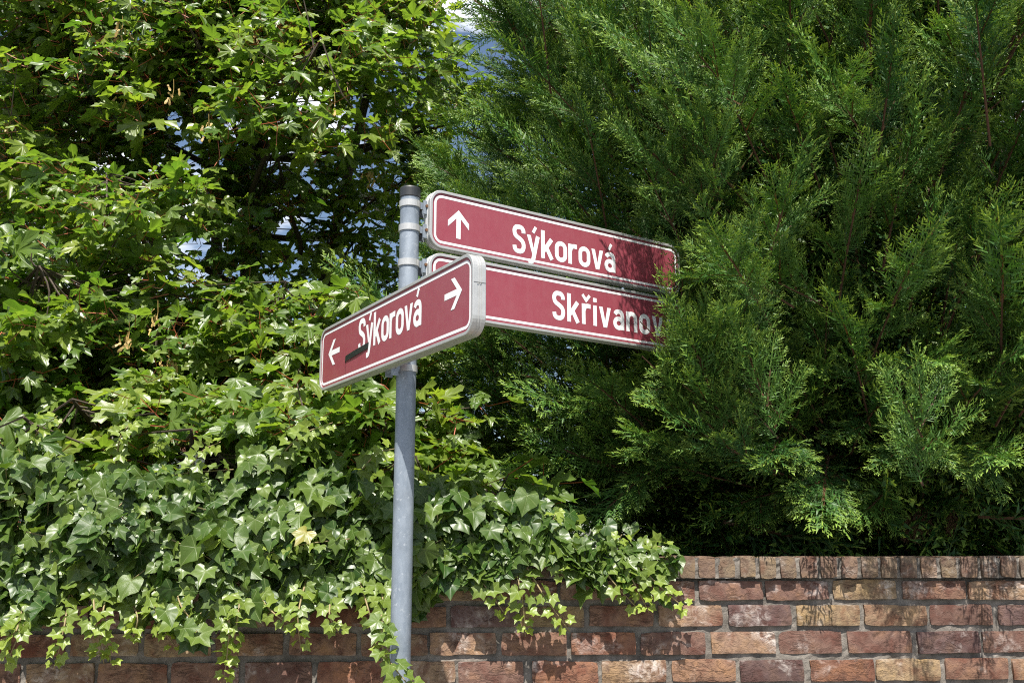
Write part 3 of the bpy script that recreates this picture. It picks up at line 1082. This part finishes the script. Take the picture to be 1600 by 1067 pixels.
def conifer_tree(C, Rz, Z0, Z1, n_tips, name_label, az_range, keep, min_d, n_parts, scale=1.0, inner=700, lateral=9, lo_only=False, seed=1, extra=()):
    rng = np.random.default_rng(seed)
    th = empty('conifer_tree', (C[0], C[1], 0))
    tag(th, name_label, 'conifer')
    org = np.array([C[0], C[1], 0])
    mb = MB(); H = Z1 + 0.5
    mb.tube([(0, 0, -0.1), (0.02, 0, H * 0.3), (-0.02, 0.03, H * 0.6), (0, 0, H)], [0.14, 0.11, 0.07, 0.015], 12)
    mb.build('trunk', M['conbark'], th, True)
    P, B = [], MB()
    tips = []
    tries = 0
    while len(tips) < n_tips and tries < n_tips * 60:
        tries += 1
        az = rng.uniform(*az_range); z = Z0 + (Z1 - Z0) * rng.random() ** 1.15
        R = np.interp(z, *Rz) * (1 + 0.06 * math.sin(3 * az + 2.3 * z) + 0.06 * math.sin(9 * az - 5 * z) + 0.04 * math.sin(17 * az + 11 * z)) + rng.normal(0, 0.12)
        o = np.array([math.sin(az), -math.cos(az), 0])
        p = org + o * R + UP * z
        if tips and np.min(np.linalg.norm(np.array([q[0] for q in tips]) - p, axis=1)) < min_d * scale:
            continue
        tips.append((p, o, z, R))
    for e in extra:
        tips.append((e[0], unit(e[1]), 99, 0))
    for p, o, z, R in tips:
        low = np.clip((Z0 + 0.65 - z) / 0.6, 0, 1)
        g = (0.66 + rng.normal(0, 0.3)) * (1 - low) + (-0.30 + rng.normal(0, 0.15)) * low
        tang = np.cross(UP, o) if z < 90 else o
        d = unit(o + UP * g + tang * rng.normal(0, 0.35)) if z < 90 else o
        if z > 90: o = np.array([0, -1.0, 0]); low = 0.0
        var = float(np.clip(rng.normal(0.5, 0.32), 0, 1))
        b0, b1 = p - d * 0.40 * scale - UP * 0.04, p - d * 0.2 * scale - UP * 0.01
        if z > 90:
            inw = unit(np.array([org[0], org[1], p[2] - 0.1]) - p)
            b1 = p - d * 0.12 + inw * 0.10; b0 = p - d * 0.12 + inw * 0.75
        B.tube([b0 - org, b1 - org, p + d * 0.05 - org], [0.0045, 0.0035, 0.0022], 4, False)
        side = unit(np.cross(d, UP) + rng.normal(0, 0.1, 3)); upn = np.cross(side, d)
        cl = [(p - d * 0.06, d, rng.uniform(0.28, 0.42))]
        for k in range(lateral):
            f = k / (lateral - 1)
            sg = 1 if k % 2 else -1
            rot = rng.normal(0, 0.55)
            w = side * sg * math.cos(rot) + upn * math.sin(rot)
            dd = unit(d * 0.80 + w * rng.uniform(0.5, 0.85) + UP * (0.20 * (1 - low) - 0.40 * low) + rng.normal(0, 0.10, 3))
            cl.append((p - d * (0.05 + 0.20 * f) * scale, dd, rng.uniform(0.17, 0.28)))
        for q, dd, L in cl:
            L *= scale
            if not keep(q, q + dd * L):
                continue
            nr = unit(upn * 0.25 + TO_SUN * 0.6 + o * 0.5 + rng.normal(0, 0.30, 3))
            P.append((frame(dd, nr, L, q), int(rng.integers(5)), float(np.clip(var + rng.normal(0, 0.12), 0, 1))))
    ob = B.build('branches', M['conbark'], th); ob['kind'] = 'stuff'
    # inner growth, coloured darker to deepen the shade inside the crown
    I = []
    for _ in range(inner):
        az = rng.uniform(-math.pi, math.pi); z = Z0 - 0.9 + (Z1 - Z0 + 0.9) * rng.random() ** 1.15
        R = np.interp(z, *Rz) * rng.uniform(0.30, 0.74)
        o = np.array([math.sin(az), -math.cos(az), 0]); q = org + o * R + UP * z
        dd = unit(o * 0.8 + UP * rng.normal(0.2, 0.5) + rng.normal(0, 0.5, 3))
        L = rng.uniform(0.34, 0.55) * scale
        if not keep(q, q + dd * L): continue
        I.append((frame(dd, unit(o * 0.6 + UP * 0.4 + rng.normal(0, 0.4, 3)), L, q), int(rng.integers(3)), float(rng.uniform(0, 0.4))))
    K = []  # unseen dense core, added to stop sky light leaking through the crown
    if not lo_only:
        for _ in range(1500):
            az = rng.uniform(-math.pi, math.pi); z = rng.uniform(Z0 - 0.5, Z1 + 0.3)
            R = np.interp(z, *Rz) * rng.uniform(0.05, 0.52)
            o = np.array([math.sin(az), -math.cos(az), 0]); q = org + o * R + UP * z
            dd = unit(rng.normal(0, 1, 3)); L = rng.uniform(0.4, 0.7)
            if keep(q, q + dd * L):
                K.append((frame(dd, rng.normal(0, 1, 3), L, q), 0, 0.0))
        for _ in range(1000):
            az = rng.uniform(-math.pi, math.pi); z = rng.uniform(0.9, 2.4); R = rng.uniform(0.3, 1.25)
            o = np.array([math.sin(az), -math.cos(az), 0]); q = org + o * R + UP * z
            dd = unit(o * 0.5 + rng.normal(0, 0.7, 3)); L = rng.uniform(0.35, 0.6)
            if keep(q, q + dd * L):
                I.append((frame(dd, unit(o * 0.6 + rng.normal(0, 0.5, 3)), L, q), int(rng.integers(3)), 0.1))
    inv = np.eye(4); inv[:3, 3] = -org

    def stuff(nm, base, items):
        if not items: return
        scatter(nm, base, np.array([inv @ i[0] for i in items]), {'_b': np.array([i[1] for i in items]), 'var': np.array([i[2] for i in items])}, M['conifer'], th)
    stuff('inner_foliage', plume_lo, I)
    stuff('core_screen_foliage', [plume_core], K)
    if lo_only:
        P = [(m, b % 3, v) for m, b, v in P]
        stuff('foliage', plume_lo, P)
        return th, P
    def key(i):
        m = i[0]; q = m[:3, 3] + m[:3, 1]
        if not in_view(q, -0.02): return 99
        return np.linalg.norm(q - SIGHT) - np.linalg.norm(m[:3, 1])
    P.sort(key=key)
    meshes = []
    for V, F, A in plume_b:
        me = mesh_np('spray', V, F, A); me.materials.append(M['conifer']); meshes.append(me)
    for m, b, v in P[:n_parts]:
        o = bpy.data.objects.new('spray', meshes[b]); COL.objects.link(o)
        o.parent = th; o.matrix_basis = Matrix((inv @ m).tolist()); o.color = (0, v, 0, 1)
    rest = P[n_parts:]
    stuff('foliage', plume_b, [i for i in rest if in_view(i[0][:3, 3] + 0.5 * i[0][:3, 1], 0.08) and i[0][1, 3] < C[1] + 0.35])
    stuff('outer_foliage', plume_lo, [(i[0], i[1] % 3, i[2]) for i in rest if not (in_view(i[0][:3, 3] + 0.5 * i[0][:3, 1], 0.08) and i[0][1, 3] < C[1] + 0.35)])
    return th, P


sgn_d = np.array([d1[0], d1[1]]); sgn_n = np.array([d1[1], -d1[0]])
SG0 = np.array([-0.255, 3.038])


def keep_big(a, b):
    for t in (0, 0.35, 0.7, 1.0):
        p = a + (b - a) * t
        w = p[:2] - SG0
        # clear of the signs up to where the foliage swallows them
        tt = w @ sgn_d; dn = w @ sgn_n
        tp = -1.55 + (tt + 1.55) * 2.62 / (2.62 - min(dn, 2.0))     # where it would screen the sign
        lim = 0.94 if p[2] > 2.52 else 0.85
        if -0.06 < dn < 1.2 and 2.15 < p[2] < 2.70 and tp < lim: return False
        if abs(dn) < 0.06 and 2.30 < p[2] < 2.74 and tt < 1.05: return False
        if p[1] < wallY(p[0]) + 0.24 and p[2] < 1.66: return False
        if p[1] < 1.6: return False
    return True


EXTRA = [(np.array([0.50, 3.20, 3.10]), (-0.5, -0.4, 0.6)), (np.array([0.64, 3.22, 3.0]), (-0.3, -0.4, 0.8)), (np.array([0.52, 3.32, 2.92]), (-0.6, -0.3, 0.5)), (np.array([0.60, 3.12, 3.25]), (-0.6, -0.3, 0.6)),
         (at(1015, 520, 3.42), (-0.55, -0.2, 0.6)), (at(1030, 560, 3.40), (-0.35, -0.2, 0.85)),
         (at(1050, 500, 3.40), (-0.45, -0.2, 0.8)), (at(1040, 590, 3.45), (-0.6, -0.2, 0.7)), (at(1085, 520, 3.36), (-0.50, -0.25, 0.75)), (at(1150, 500, 3.34), (-0.15, -0.3, 0.9)), (at(1085, 615, 3.38), (-0.75, -0.25, 0.5)), (at(1120, 690, 3.40), (-0.8, -0.3, 0.4)),
         (at(1180, 580, 3.3), (-0.35, -0.4, 0.8)), (at(1110, 430, 3.55), (-0.35, -0.2, 0.9)), (at(1060, 560, 3.42), (-0.55, -0.2, 0.55)), (at(1100, 580, 3.34), (-0.3, -0.3, 0.8)),
         (at(790, 560, 4.5), (-0.9, -0.2, 0.15)), (at(770, 610, 4.5), (-0.9, -0.2, 0.05)), (at(800, 660, 4.4), (-0.85, -0.3, 0.0)), (at(830, 590, 4.4), (-0.9, -0.3, 0.2)), (at(850, 720, 4.3), (-0.8, -0.4, -0.1)), (at(820, 530, 4.4), (-0.9, -0.2, 0.3)), (at(880, 640, 4.2), (-0.85, -0.4, 0.15)), (at(960, 640, 3.95), (-0.85, -0.2, 0.3)), (at(930, 720, 4.0), (-0.85, -0.3, 0.25)), (at(1060, 730, 3.7), (-0.85, -0.3, 0.2)), (at(1440, 640, 3.15), (-0.1, -0.4, 0.9)),
         (at(860, 60, 4.6), (-0.85, -0.1, 0.5)), (at(800, 200, 4.7), (-0.95, -0.1, 0.25)), (at(830, 130, 4.6), (-0.9, -0.15, 0.45)), (at(850, 290, 4.5), (-0.9, -0.1, 0.35)), (at(790, 120, 4.75), (-0.85, -0.1, 0.5)), (at(760, 255, 4.75), (-0.9, -0.1, 0.35)), (at(775, 190, 4.75), (-0.95, -0.1, 0.25)), (at(930, 30, 4.5), (-0.7, -0.1, 0.7))]
RZ = ([1.5, 1.75, 2.0, 2.3, 2.7, 3.2, 4.0, 5.0, 6.2, 7.0], [1.05, 1.22, 1.42, 1.62, 1.76, 1.78, 1.62, 1.28, 0.9, 0.4])
con, CP = conifer_tree((1.58, 4.92), RZ, 1.78, 4.9, 560, 'huge dark green cypress hanging over the coping and the sign ends', (-2.0, 1.9), keep_big, 0.170, 300, inner=4000, lateral=6, extra=EXTRA)
# a dead brown frond below the crown
dm = mesh_np('dead_spray', plume_b[0][0], plume_b[0][1]); dm.materials.append(M['dead'])
for px, py, Y, L in ((1445, 790, 3.9, 0.15), (1425, 800, 3.9, 0.12), (1490, 795, 3.95, 0.11)):
    o = bpy.data.objects.new('dead_spray', dm); COL.objects.link(o); o.parent = con
    m = frame((-0.35, -0.2, -1), (0, -1, 0.2), L, at(px, py, Y) - np.array([1.58, 4.92, 0])); o.matrix_basis = Matrix(m.tolist())

con2, _ = conifer_tree((-4.05, 7.2), ([0.5, 1.5, 3.0, 5.0, 6.2], [1.1, 1.2, 1.15, 0.75, 0.2]), 0.8, 6.0, 130, 'slim green conifer standing far behind the maple leaves', (-1.6, 1.9),
                       lambda a, b: True, 0.2, 0, scale=2.4, inner=260, lateral=8, lo_only=True, seed=4)

# ------------------------------------------------------------------ ivy
ivy = empty('ivy', (-0.9, wallY(-0.9) + 0.1, 0))
tag(ivy, 'thick green ivy spilling over the wall with pale trailing shoots', 'ivy')
io = np.array(ivy.location)
IX = [-2.6, -1.7, -0.83, -0.5, -0.2, 0.1, 0.3, 0.44, 0.56]
IT = [1.89, 1.87, 1.87, 1.82, 1.735, 1.69, 1.64, 1.615, 1.605]
IB = [1.47, 1.48, 1.49, 1.49, 1.55, 1.58, 1.59, 1.595, 1.60]
IG = [0.12, 0.12, 0.11, 0.09, 0.05, 0.02, 0.0, -0.02, -0.03]
IL = []
st_ivy = MB()
ri = np.random.default_rng(21)
for i in range(5000):
    X = -2.55 + 3.08 * ri.random() ** 0.93
    if X > 0.0 and ri.random() < X / 0.62: continue
    zt, zb, bg = np.interp(X, IX, IT), np.interp(X, IX, IB), np.interp(X, IX, IG)
    ph = ri.uniform(-0.12, 1.0) ** 1.0 * math.pi / 2 * 1.12
    lump = 1 + 0.20 * math.sin(5.1 * X + 3 * ph) + 0.16 * math.sin(13 * X - 4 * ph + 1) + 0.10 * math.sin(29 * X + 7 * ph)
    zb += 0.030 * math.sin(9 * X + 1) + 0.022 * math.sin(23 * X); zt += 0.05 * math.sin(7 * X + 2) + 0.03 * math.sin(19 * X)
    yc = wallY(X) + 0.12
    ay, az = 0.12 + bg, zt - zb
    dep = ri.normal(0.15, 0.40) * 0.10
    c_, s_ = math.cos(ph), math.sin(ph)
    out = unit(np.array([0.0, -c_ / ay, s_ / az]))
    p = np.array([X, yc - ay * c_ * lump, zb + az * s_ * (0.55 + 0.45 * lump)]) - out * dep
    inside_wall = p[1] > wallY(X) - 0.03 and p[2] < 1.63
    if inside_wall:
        p[1] = wallY(X) - 0.035 - 0.05 * ri.random()
    if X > -0.25:
        p[1] = max(p[1], wallY(X) - 0.055 - 0.02 * ri.random())
    gp = at_px(p)
    if 275 < gp[0] < 380 and 675 < gp[1] < 752: continue
    nr = unit(out * 0.75 + TO_SUN * 0.35 + np.array([0, -0.2, 0]) + ri.normal(0, 0.50, 3))
    ax = unit(np.array([ri.normal(0, 0.85), -0.5, -0.8]) + ri.normal(0, 0.3, 3))
    small = ri.random()
    sz = ri.uniform(0.034, 0.058) if ri.random() < 0.45 else ri.uniform(0.05, 0.082) if small > 0.16 else ri.uniform(0.034, 0.06)
    if X > 0.25: sz *= 0.75
    sz *= 0.92
    yng = max(0, ri.normal(-0.05, 0.08)) if small > 0.16 else max(0, ri.normal(0.15, 0.22))
    if dep > 0.04: yng *= 0.3
    IL.append((frame(ax, nr, sz, p), int(ri.integers(6)), float(np.clip(ri.normal(0.45, 0.28), 0, 1)), float(np.clip(yng, 0, 1)), 0.0))
    if X < -0.25 and ri.random() < 0.35:
        q = p - out * 0.10 + ri.normal(0, 0.03, 3)
        st_ivy.tube([q - io, (p + q) / 2 - io + ri.normal(0, 0.01, 3), p - io], 0.0018, 3, False)


def strand(pts, s0, s1, y0, y1, step, wallside=True, rad=0.0028):
    """a trailing shoot with leaves left and right"""
    P = smooth_path(pts, 8)
    st_mb = MB(); st_mb.tube([p - io for p in P], list(np.linspace(rad, rad * 0.45, len(P))), 5)
    st_mb.build('trailing_stem', M['stem'], ivy, True)
    acc = 0; k = 0
    tot = sum(np.linalg.norm(P[i + 1] - P[i]) for i in range(len(P) - 1)); run = 0
    for i in range(len(P) - 1):
        seg = np.linalg.norm(P[i + 1] - P[i]); acc += seg; run += seg
        t = run / tot
        stp = step * (1 - 0.45 * t)
        while acc > stp:
            acc -= stp; k += 1
            d = unit(P[i + 1] - P[i])
            sg = 1 if k % 2 else -1
            sd = unit(np.cross(d, np.array([0, -1, 0.15])))
            pd = unit(sd * sg + d * 0.25 + np.array([0, -0.45, 0.2]) + ri.normal(0, 0.22, 3))
            base = P[i] + pd * ri.uniform(0.010, 0.022)
            ax = unit(sd * sg * 0.75 + np.array([0, -0.30, -0.55]) + ri.normal(0, 0.30, 3))
            nr = unit(np.array([0, -0.75, 0.55]) + sd * sg * 0.2 + ri.normal(0, 0.28, 3))
            sz = (s0 + (s1 - s0) * t) * ri.uniform(0.78, 1.2)
            IL.append((frame(ax, nr, sz, base), int(ri.integers(0, 3)), float(np.clip(ri.normal(0.6, 0.2), 0, 1)), float(np.clip(y0 + (y1 - y0) * t ** 1.6 + ri.normal(0, 0.07), 0, 1)), 0.0))


HANG = [((40, 930), (25, 985), (0, 1000)), ((112, 900), (100, 980), (84, 1046)), ((145, 880), (148, 960), (163, 1038)), ((178, 900), (160, 965), (175, 1040)),
        ((240, 890), (245, 960), (276, 1014)), ((272, 900), (285, 950), (330, 996)), ((345, 880), (358, 970), (350, 1066)), ((378, 890), (372, 960), (358, 1036)),
        ((390, 910), (425, 955), (470, 985)), ((480, 900), (466, 960), (470, 1014)), ((560, 900), (575, 950), (583, 985)), ((590, 880), (600, 960), (596, 1044)),
        ((740, 890), (765, 925), (794, 966)), ((805, 890), (816, 935), (821, 994)), ((820, 880), (850, 930), (890, 986)), ((850, 860), (870, 885), (890, 912)),
        ((935, 870), (955, 905), (1000, 954)), ((960, 862), (985, 900), (1014, 956)), ((975, 858), (1020, 905), (1075, 955)), ((690, 880), (660, 900), (660, 935)),
        ((200, 930), (215, 965), (205, 1000)), ((520, 920), (515, 960), (530, 990)), ((60, 940), (30, 990), (10, 1040))]
for a, b, c in HANG:
    pa = []
    for k, q in enumerate((a, b, c)):
        Y = wallY((q[0] - 800) / 1600 * 3.4) - ((0.08, 0.20, 0.15) if q[0] < 650 else (0.04, 0.085, 0.06))[k]
        pa.append(at(q[0], q[1], Y))
    strand(pa, 0.052, 0.024, 0.10, 0.95, 0.031, rad=0.0036)
# the shoot that reaches round the foot of the post
strand([at(596, 960, 3.0), at(600, 1015, 2.96), at(618, 1045, 2.94), at(640, 1075, 2.93), at(650, 1120, 2.93)], 0.042, 0.032, 0.1, 0.4, 0.024)
# runners over the mass
for i in range(13):
    X = ri.uniform(-2.2, 0.1)
    zt, zb, bg = np.interp(X, IX, IT), np.interp(X, IX, IB), np.interp(X, IX, IG)
    ph = ri.uniform(0.15, 1.35)
    def sp(X, ph):
        zt, zb, bg = np.interp(X, IX, IT), np.interp(X, IX, IB), np.interp(X, IX, IG)
        return np.array([X, wallY(X) + 0.12 - (0.12 + bg + 0.03) * math.cos(ph), zb + (zt - zb + 0.03) * math.sin(ph)])
    dx = ri.uniform(0.12, 0.28) * ri.choice([-1, 1]); dp = -ri.uniform(0.1, 0.5)
    strand([sp(X, ph), sp(X + dx * 0.5, ph + dp * 0.4), sp(X + dx, ph + dp)], 0.045, 0.02, 0.15, 0.9, 0.025, rad=0.0022)
# upright sprigs above the mass
for px, py, qx, qy in ((290, 745, 345, 690), (430, 720, 520, 660), (40, 720, 90, 650), (560, 740, 620, 700), (180, 730, 205, 660), (860, 850, 868, 800), (965, 862, 972, 835), (1000, 866, 1045, 860)):
    a = at(px, py, wallY((px - 800) / 480) + 0.02); b = at(qx, qy, wallY((qx - 800) / 480) - 0.02)
    strand([a, (a + b) / 2 + np.array([0, -0.03, 0.02]), b], 0.05, 0.025, 0.25, 0.8, 0.024)
IL.append((frame((-0.5, -0.5, -0.6), (0.1, -0.7, 0.7), 0.058, at(478, 832, wallY(-0.66) - 0.16)), 1, 0.7, 0.25, 0.4))
ob = st_ivy.build('stalks', M['stem'], ivy); ob['kind'] = 'stuff'
ivy_me = emit_leaves(ivy, ivy_b, IL, M['ivy'], 300, 'leaf', 'foliage', leaf_key(3.4))

# ------------------------------------------------------------------ house in the garden behind
hx, hy = -4.6, 14.0
house = empty('house', (hx, hy, 0))
tag(house, 'white rendered house with a brown eave glimpsed between the leaves', 'house')
mb = MB(); mb.box(-2.6, 2.4, 0.0, 6.0, 0.0, 2.98); mb.build('wall', M['render'], house)
mb = MB(); mb.box(-2.9, 2.7, -0.42, -0.34, 2.96, 3.14); mb.build('fascia', M['fascia'], house)
mb = MB(); mb.box(-2.9, 2.7, -0.335, 0.1, 2.985, 3.02); mb.build('soffit', M['render'], house)
mb = MB()
mb.add([(-2.95, -0.46, 3.12), (2.75, -0.46, 3.12), (2.75, 3.0, 4.3), (-2.95, 3.0, 4.3), (-2.95, -0.46, 3.20), (2.75, -0.46, 3.20), (2.75, 3.0, 4.38), (-2.95, 3.0, 4.38), (2.75, 6.4, 3.12), (-2.95, 6.4, 3.12), (2.75, 6.4, 3.2), (-2.95, 6.4, 3.2)],
       [(0, 1, 2, 3)[::-1], (4, 5, 6, 7), (0, 1, 5, 4), (1, 2, 6, 5), (3, 0, 4, 7), (3, 2, 8, 9), (7, 6, 10, 11)[::-1], (8, 9, 11, 10), (2, 8, 10, 6), (9, 3, 7, 11)])
mb.build('roof', M['roof'], house)
for wx in (-1.6, 0.3, 1.6):
    mb = MB()
    for a, b, c_, d_ in ((-0.5, 0.5, 1.0, 1.07), (-0.5, 0.5, 2.23, 2.3), (-0.5, -0.43, 1.07, 2.23), (0.43, 0.5, 1.07, 2.23), (-0.03, 0.03, 1.07, 2.23)):
        mb.box(wx + a, wx + b, -0.04, -0.002, c_, d_)
    wf = mb.build('window', M['fascia'], house)
    mb = MB(); mb.box(wx - 0.43, wx + 0.43, -0.018, -0.004, 1.07, 2.23); mb.build('pane', M['glass'], wf)
